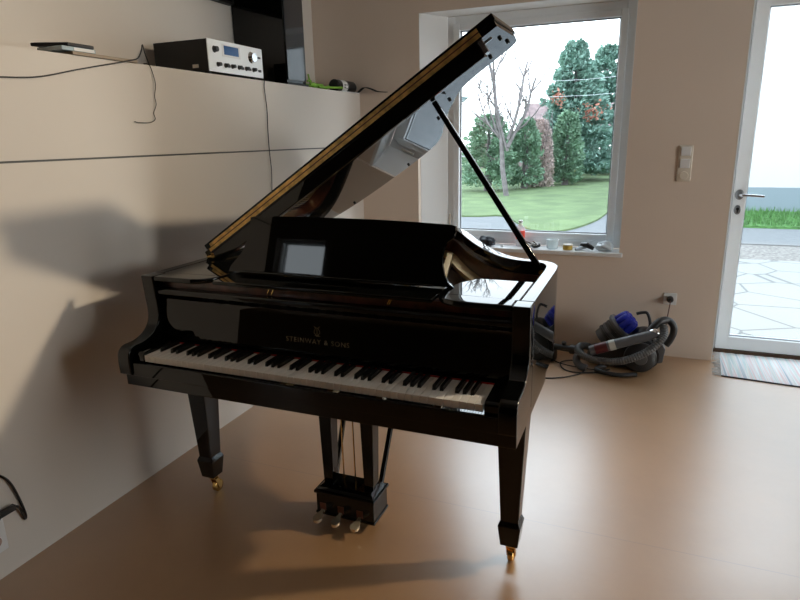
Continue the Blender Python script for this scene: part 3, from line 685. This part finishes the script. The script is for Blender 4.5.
bm = B(); lathe(bm, (-.084, -.225, ZL + .046), (.02, 1, 0), [(0, .0436), (.075, .0436)], 24); lb_ = link('label', bm, WHITEP, t, smooth=True)
bm = B()
for y in (-.205, -.175): prism(bm, [(y, .030), (y + .016, .030), (y + .016, .058), (y, .058)], lambda p: (-.084 + math.sqrt(max(.0441 ** 2 - (p[1] - .046) ** 2, 0)) - .001, p[0], ZL + p[1]), lambda p: (-.084 + math.sqrt(max(.0441 ** 2 - (p[1] - .046) ** 2, 0)) + .002, p[0], ZL + p[1]))
link('label_print', bm, DARK, lb_)
t = root('flat_strap', (-.01, -.06, ZL), 'black and white flat strap curled on the ledge near the window corner', 'strap')
def ribbon(bm, pts, w, th):
    P = spline(pts, 5); n = len(P); up = []
    V = []
    for p in P: V.append([bm.verts.new(p + Vector((dx, 0, dz))) for dx, dz in ((-w / 2, 0), (w / 2, 0), (w / 2, th), (-w / 2, th))])
    for i in range(n - 1):
        for k in range(4): l = (k + 1) % 4; bm.faces.new((V[i][k], V[i][l], V[i + 1][l], V[i + 1][k]))
    bm.faces.new(V[0]); bm.faces.new(V[-1][::-1])
bm = B(); ribbon(bm, [(-.03, -.06, ZL + .003), (-.01, -.045, ZL + .012), (.03, -.035, ZL + .040), (.08, -.030, ZL + .030), (.13, -.028, ZL + .010), (.20, -.026, ZL + .002)], .022, .004); link('black_strap', bm, DARK, t)
bm = B(); ribbon(bm, [(-.030, -.30, ZL + .002), (-.025, -.22, ZL + .002), (-.025, -.12, ZL + .004), (-.02, -.05, ZL + .002)], .04, .004); link('white_strap', bm, WHITEP, t)

# ================================================================ WALL FITTINGS
t = root('light_switch', (2.196, 0, 1.272), 'cream plate with three stacked switches between the window and the glass door', 'light switch')
link('plate', BX(2.156, 2.236, -.009, 0, 1.162, 1.382), CREAM, t, bev=.004)
for k in range(3):
    bm = B(); z = 1.198 + k * .074
    if k: box(bm, 2.168, 2.224, -.016, -.0095, z - .028, z + .028)
    else: lathe(bm, (2.196, -.0095, z), (0, -1, 0), [(0, .026), (.003, .026), (.004, .022)], 24)
    link('rocker' if k else 'dimmer_knob', bm, WHITEP if k else CREAM, t, bev=.003)
def socket(name, y0, label):
    pass
t = root('wall_socket', (2.188, 0, .40), 'white wall socket low on the back wall above the vacuum cleaner', 'socket')
link('plate', BX(2.148, 2.228, -.009, 0, .36, .44), WHITEP, t, bev=.004)
t2 = root('power_plug', (2.188, -.01, .40), 'round black power plug in the socket above the vacuum cleaner, brown cord hanging down', 'plug')
bm = B(); lathe(bm, (2.188, -.0095, .40), (0, -1, 0), [(0, .021), (.022, .021), (.034, .013), (.040, .008)], 20); link('plug_body', bm, DARK, t2, smooth=True)
bm = B(); tube(bm, spline([(2.188, -.050, .398), (2.188, -.066, .385), (2.186, -.04, .34), (2.182, -.025, .28), (2.178, -.022, .20), (2.176, -.022, .10), (2.17, -.022, .03), (2.14, -.022, .006), (2.06, -.022, .006)], 5), .0035, 6); link('plug_cord', bm, mat('brown_cord', (.10, .03, .02), .5), t2, smooth=True)
t = root('wall_socket', (0, -3.05, .235), 'white double wall socket low on the left wall at the picture edge', 'socket')
link('plate', BX(0, .010, -3.135, -3.055, .10, .28), WHITEP, t, bev=.004)
bm = B(); lathe(bm, (.0105, -3.095, .145), (1, 0, 0), [(0, .020), (.001, .020)], 20); link('outlet_well', bm, mat('socket_shadow', (.45, .30, .25), .6), t)
t2 = root('power_plug', (.03, -3.06, .25), 'angled black plug in the left wall socket with its cord looping up', 'plug')
bm = B(); lathe(bm, (.0105, -3.090, .245), (1, 0, 0), [(0, .020), (.020, .018), (.026, .014)], 16); box(bm, (.018), .034, -3.088, -3.02, .236, .256); link('plug_body', bm, DARK, t2, smooth=True)
bm = B(); tube(bm, spline([(.026, -3.024, .246), (.022, -3.005, .235), (.014, -2.99, .195), (.011, -2.984, .170), (.009, -2.978, .185), (.009, -2.988, .25), (.009, -3.005, .32), (.009, -3.03, .365), (.009, -3.09, .42), (.009, -3.2, .50)], 5), .0045, 6); link('plug_cord', bm, CORD, t2, smooth=True)

# ================================================================ THINGS ON THE SILL
ZS = .6905
rnd = random.Random(9)
def crumple(name, c, rx, ry, rz_, m, label, cat, seed, amp=.35, u=18, v=12):
    rr = random.Random(seed); bm = B(); vs = ball(bm, (0, 0, 0), 1, 1, 1, u, v)
    ph = [(Vector((rr.gauss(0, 1), rr.gauss(0, 1), rr.gauss(0, 1))).normalized(), rr.uniform(3, 8), rr.uniform(0, 6)) for _ in range(9)]
    for w in vs:
        k = 1 + amp * sum(math.sin(w.co.dot(d) * f + p) for d, f, p in ph) / 4.5; w.co = Vector((w.co.x * rx * k, w.co.y * ry * k, w.co.z * rz_ * k))
    mn = min(w.co.z for w in vs)
    for w in vs: w.co += Vector((c[0], c[1], c[2] - mn))
    return one(name, bm, m, label, cat, c, smooth=False)
crumple('black_cloth', (.945, .030, ZS), .058, .038, .036, mat('black_cloth', (.02, .025, .035), .6), 'crumpled black cloth at the left end of the window sill', 'cloth', 1)
t = root('plastic_bottle', (1.172, .085, ZS), 'clear plastic bottle with red label standing behind the lid prop', 'bottle')
bm = B(); lathe(bm, (1.172, .085, ZS), (0, 0, 1), [(0, .026), (.004, .032), (.10, .032), (.13, .032), (.148, .020), (.158, .011), (.168, .011)], 20); link('bottle_body', bm, CLEAR, t, smooth=True)
bm = B(); lathe(bm, (1.172, .085, ZS + .055), (0, 0, 1), [(0, .0328), (.060, .0328)], 20); link('label', bm, mat('red_label', (.80, .05, .02), .4), t, smooth=True)
bm = B(); lathe(bm, (1.172, .085, ZS + .1685), (0, 0, 1), [(0, .016), (.018, .015)], 14); link('cap', bm, WHITEP, t, smooth=True)
t = root('cable_tangle', (1.27, .03, ZS), 'loose tangle of white and black leads left of the glass jar', 'cable')
for nm, m_, sd_ in (('white_lead', WHITEP, 4), ('black_lead', DARK, 8)):
    rr = random.Random(sd_); bm = B(); pts = [(1.27 + rr.uniform(-.055, .055), .03 + rr.uniform(-.03, .03), ZS + .006 + rr.uniform(0, .040)) for _ in range(14)]
    tube(bm, spline(pts, 5), .0045, 6); link(nm, bm, m_, t, smooth=True)
t = root('glass_jar', (1.405, .045, ZS), 'open clear glass jar on the window sill', 'jar')
bm = B(); lathe(bm, (1.405, .045, ZS), (0, 0, 1), [(0, .032), (.004, .038), (.050, .040), (.058, .043), (.066, .043), (.0665, .038), (.050, .034), (.008, .032), (.007, .001)], 24); link('jar_body', bm, JARG, t, smooth=True)
t = root('brass_tin', (1.512, .035, ZS), 'low round golden tin with pale rim right of the glass jar', 'tin')
bm = B(); lathe(bm, (1.512, .035, ZS), (0, 0, 1), [(0, .030), (.003, .033), (.030, .033), (.030, .001)], 24); link('tin_body', bm, mat('golden_tin', (.55, .36, .06), .35, .3), t, smooth=True)
bm = B(); lathe(bm, (1.512, .035, ZS + .0305), (0, 0, 1), [(0, .034), (.007, .034), (.008, .028)], 24); link('tin_lid', bm, mat('pale_lid', (.55, .50, .42), .3), t, smooth=True)
t = root('small_tool', (1.61, .035, ZS), 'grey and black small tool lying between golden tin and clear wrap', 'tool')
bm = B(); tube(bm, [(1.568, .0, ZS + .008), (1.60, .03, ZS + .016), (1.63, .055, ZS + .020)], [.010, .015, .012], 8); link('grey_handle', bm, mat('grey_plastic', (.32, .36, .40), .4), t, smooth=True)
bm = B(); tube(bm, [(1.600, .050, ZS + .036), (1.64, .03, ZS + .038), (1.685, .02, ZS + .016)], [.014, .019, .013], 8); link('black_grip', bm, DARK, t, smooth=True)
crumple('clear_wrap', (1.755, .04, ZS), .062, .036, .030, mat('pale_wrap', (.62, .68, .72), .15), 'pale crumpled clear plastic wrap at the right end of the window sill', 'wrapper', 3)
crumple('paper_scrap', (1.055, .02, ZS), .012, .010, .006, WHITEP, 'tiny white paper scrap right of the black cloth', 'paper', 6)

# ================================================================ RUG
bm = B(); nx, ny = 60, 10
rugx = lambda u, v: 2.535 + u * 1.15 - .03 * (1 - v) ** 1.0
rugy = lambda u, v: -.275 - .055 * min(u * 2.2, 1) * (1 - v) + v * .44
V = [[bm.verts.new((rugx(i / nx, j / ny), rugy(i / nx, j / ny), .009 + .0012 * math.sin(i * 2.1))) for j in range(ny + 1)] for i in range(nx + 1)]
Vb = [[bm.verts.new((rugx(i / nx, j / ny), rugy(i / nx, j / ny), .001)) for j in range(ny + 1)] for i in range(nx + 1)]
for i in range(nx):
    for j in range(ny): bm.faces.new((V[i][j], V[i + 1][j], V[i + 1][j + 1], V[i][j + 1])); bm.faces.new((Vb[i][j + 1], Vb[i + 1][j + 1], Vb[i + 1][j], Vb[i][j]))
for i in range(nx):
    for j in (0, ny):
        q = (V[i][j], Vb[i][j], Vb[i + 1][j], V[i + 1][j]); bm.faces.new(q if j == 0 else q[::-1])
for j in range(ny):
    for i in (0, nx):
        q = (V[i][j], V[i][j + 1], Vb[i][j + 1], Vb[i][j]); bm.faces.new(q if i == 0 else q[::-1])
RUGM = mat('rag_rug_weave', (.6, .6, .6), .95); n = RUGM.node_tree; b_ = n.nodes['Principled BSDF']
tcn = n.nodes.new('ShaderNodeTexCoord'); mp = n.nodes.new('ShaderNodeMapping'); mp.inputs['Scale'].default_value = (30, .45, 0); nn = n.nodes.new('ShaderNodeTexNoise'); nn.inputs['Scale'].default_value = 1; nn.inputs['Detail'].default_value = 2
cr = n.nodes.new('ShaderNodeValToRGB'); cr.color_ramp.interpolation = 'LINEAR'
stops = [(.0, (.20, .20, .26)), (.34, (.36, .40, .46)), (.40, (.66, .72, .74)), (.46, (.66, .50, .50)), (.50, (.70, .72, .72)), (.55, (.46, .56, .58)), (.59, (.66, .66, .62)), (.64, (.62, .46, .50)), (.70, (.72, .70, .66)), (1, (.30, .22, .30))]
while len(cr.color_ramp.elements) < len(stops): cr.color_ramp.elements.new(.5)
for e, (p, c) in zip(cr.color_ramp.elements, stops): e.position = p; e.color = (*c, 1)
L(n, tcn.outputs['Object'], mp.inputs[0]); L(n, mp.outputs[0], nn.inputs['Vector']); L(n, nn.outputs['Fac'], cr.inputs[0]); L(n, cr.outputs[0], b_.inputs['Base Color'])
t = root('rag_rug', (3.05, -.1, 0), 'multicoloured striped rag rug on the floor in front of the glass door', 'rug')
link('woven_body', bm, RUGM, t)
bm = B(); rr = random.Random(4)
for k in range(44):
    v = k / 43; x = rugx(0, v); yy = rugy(0, v); tube(bm, [(x + .004, yy, .006), (x - .018, yy + rr.gauss(0, .006), .006), (x - rr.uniform(.03, .055), yy + rr.gauss(0, .012), .003)], .0022, 4)
o = link('fringe', bm, mat('fringe_cotton', (.66, .66, .66), .9), t); o['kind'] = 'stuff'
bm = B(); tube(bm, [(rugx(i / 20, 0), rugy(i / 20, 0) - .002, .004) for i in range(21)], .004, 6); link('hem', bm, mat('dark_hem', (.06, .06, .08), .9), t)

# ================================================================ VACUUM CLEANER
GREY = mat('grey_hose', (.085, .085, .085), .4); DG = mat('dark_grey_plastic', (.028, .028, .03), .35); SIL = mat('silver_plastic', (.11, .115, .125), .28); BLUE = mat('blue_plastic', (.015, .03, .50), .3)
t = root('vacuum_cleaner', (1.92, -.25, 0), 'bagless cylinder vacuum cleaner in grey and blue lying by the back wall', 'vacuum cleaner')
def vp(name, bm, m, parent=None, **k): return link(name, bm, m, parent or t, **k)
# big side wheels
bm = B(); lathe(bm, (2.03, -.345, .098), (.10, -1, 0), [(0, .088), (.014, .098), (.030, .096), (.042, .080), (.050, .045), (.052, .01)], 36); wh = vp('wheel', bm, DG, smooth=True)
bm = B(); lathe(bm, (2.036, -.398, .098), (.10, -1, 0), [(0, .040), (.006, .036)], 24); vp('hub_cap', bm, GREY, wh, smooth=True)
bm = B(); lathe(bm, (2.05, -.13, .098), (.10, 1, 0), [(0, .088), (.014, .098), (.030, .096), (.042, .080), (.050, .045)], 36); vp('wheel', bm, DG, smooth=True)
# body chassis between wheels
bm = B(); prism_y(bm, spline2([(1.70, .03), (1.72, .075), (1.84, .12), (1.95, .20), (2.06, .205), (2.13, .15), (2.14, .07), (2.08, .02), (1.85, .012), (1.73, .015)], 3), -.335, -.135); vp('chassis', bm, DG, bev=.008)
bm = B(); prism_y(bm, [(2.06, .03), (2.165, .06), (2.175, .15), (2.14, .205), (2.10, .195), (2.115, .14), (2.11, .08), (2.05, .04)], -.32, -.16); vp('rear_bumper', bm, SIL, bev=.006)
# clear bin lying inclined, rings, blue cyclones
axd = Vector((.62, 0, .58)).normalized(); o0 = Vector((1.785, -.215, .140))
bm = B(); lathe(bm, o0, axd, [(0, .040), (.01, .068), (.13, .076), (.135, .080)], 28); vp('dust_bin', bm, mat('smoky_bin', (.10, .105, .11), .12), smooth=True)
for k in range(4):
    bm = B(); lathe(bm, o0 + axd * (.05 + k * .028), axd, [(0, .0775), (.008, .079), (.016, .0775)], 28); vp('bin_ring', bm, SIL if k % 2 else DG, smooth=True)
bm = B(); lathe(bm, o0 + axd * .137, axd, [(0, .088), (.015, .095), (.03, .090)], 28); vp('cyclone_collar', bm, SIL, smooth=True)
for k in range(9):
    a = 2 * PI * k / 9; q1 = axd.orthogonal().normalized(); q2 = axd.cross(q1); c = o0 + axd * .165 + (q1 * math.cos(a) + q2 * math.sin(a)) * .058
    d2 = (axd * 1.0 - (q1 * math.cos(a) + q2 * math.sin(a)) * .25)
    bm = B(); lathe(bm, c, d2, [(0, .016), (.05, .024), (.075, .024), (.085, .016)], 12); vp('cyclone_cone', bm, BLUE, smooth=True)
bm = B(); tube(bm, spline([o0 + axd * .24 + Vector((.03, 0, .035)), o0 + axd * .29 + Vector((.03, 0, .012)), o0 + axd * .33 + Vector((.03, 0, -.02)), o0 + axd * .33 + Vector((.05, 0, -.08)), o0 + axd * .31 + Vector((.06, 0, -.12))], 6), .010, 10); vp('carry_handle', bm, DG, smooth=True)
bm = B(); ball(bm, (2.05, -.215, .205), .085, .08, .05); vp('motor_cover', bm, DG, smooth=True)
# floor tube lying diagonal in front
bm = B(); tube(bm, [(1.735, -.455, .140), (1.90, -.435, .200), (2.075, -.41, .262), (2.12, -.405, .280)], [.030, .032, .030, .027], 18); wand = vp('telescopic_tube', bm, SIL, smooth=True)
bm = B(); tube(bm, [(1.765, -.4515, .151), (1.835, -.443, .1765)], .0335, 18); vp('red_grip', bm, mat('dark_red_grip', (.09, .015, .018), .35), wand, smooth=True)
bm = B(); tube(bm, [(1.848, -.4415, .1812), (1.882, -.4375, .1936)], .0335, 18); vp('white_sticker', bm, mat('pale_sticker', (.50, .50, .46), .5), wand, smooth=True)
bm = B(); tube(bm, spline([(2.07, -.39, .275), (2.12, -.36, .335), (2.17, -.33, .345), (2.205, -.33, .315), (2.21, -.33, .27), (2.195, -.33, .22), (2.175, -.33, .185)], 5), [.024] * 10 + [.021] * 21, 12); vp('wand_handle', bm, DG, smooth=True)
bm = B(); lathe(bm, (2.085, -.40, .265), (.45, .05, .20), [(0, .034), (.03, .036), (.04, .030)], 18); vp('tube_clasp', bm, CHROME, wand, smooth=True)
# ribbed hose
hp = spline([(2.150, -.37, .318), (2.150, -.42, .265), (2.09, -.465, .195), (2.00, -.495, .140), (1.90, -.505, .105), (1.80, -.49, .092), (1.71, -.46, .098), (1.66, -.40, .11), (1.665, -.31, .115), (1.72, -.26, .10)], 14)
bm = B(); tube(bm, hp, [.0215 + .0028 * (i % 2) for i in range(len(hp))], 14); vp('hose', bm, GREY, smooth=False)
# floor head to the left
bm = B(); tube(bm, spline([(1.68, -.36, .10), (1.62, -.34, .095), (1.56, -.32, .092), (1.50, -.30, .09)], 4), .021, 14); fh = vp('elbow', bm, DG, smooth=True)
bm = B(); lathe(bm, (1.645, -.352, .098), (-1, .3, -.05), [(0, .031), (.04, .031)], 16); lathe(bm, (1.56, -.322, .115), (0, 0, 1), [(0, .012), (.02, .016), (.026, .008)], 12); vp('swivel', bm, DG, fh, smooth=True)
bm = B(); prism_z(bm, [(1.36, -.39), (1.50, -.37), (1.52, -.31), (1.50, -.24), (1.36, -.21)], .004, .075); vp('floor_head', bm, DG, fh, bev=.012)
bm = B(); tube(bm, spline([(1.66, -.42, .09), (1.655, -.44, .06), (1.68, -.45, .03), (1.72, -.46, .02)], 4), .024, 12); vp('hose_cuff', bm, SIL, smooth=True)
bm = B(); tube(bm, spline([(1.82, -.37, .02), (1.78, -.46, .020), (1.90, -.50, .016), (2.02, -.46, .018)], 4), .014, 10); vp('front_skid', bm, DG, smooth=True)
def vcord(pts, r):
    bm = B(); tube(bm, spline(pts, 6), r, 6); vp('power_cord', bm, CORD, smooth=True)
vcord([(1.86, -.38, .006), (1.80, -.46, .005), (1.66, -.51, .005), (1.58, -.47, .005), (1.55, -.36, .005), (1.62, -.30, .005), (1.70, -.36, .005), (1.70, -.50, .005), (1.62, -.60, .005), (1.52, -.66, .005), (1.42, -.66, .005), (1.34, -.55, .005), (1.36, -.42, .005)], .0042)
vcord([(1.46, -.28, .006), (1.52, -.36, .006), (1.60, -.42, .0125), (1.70, -.44, .0125), (1.80, -.42, .006), (1.84, -.37, .014)], .0038)
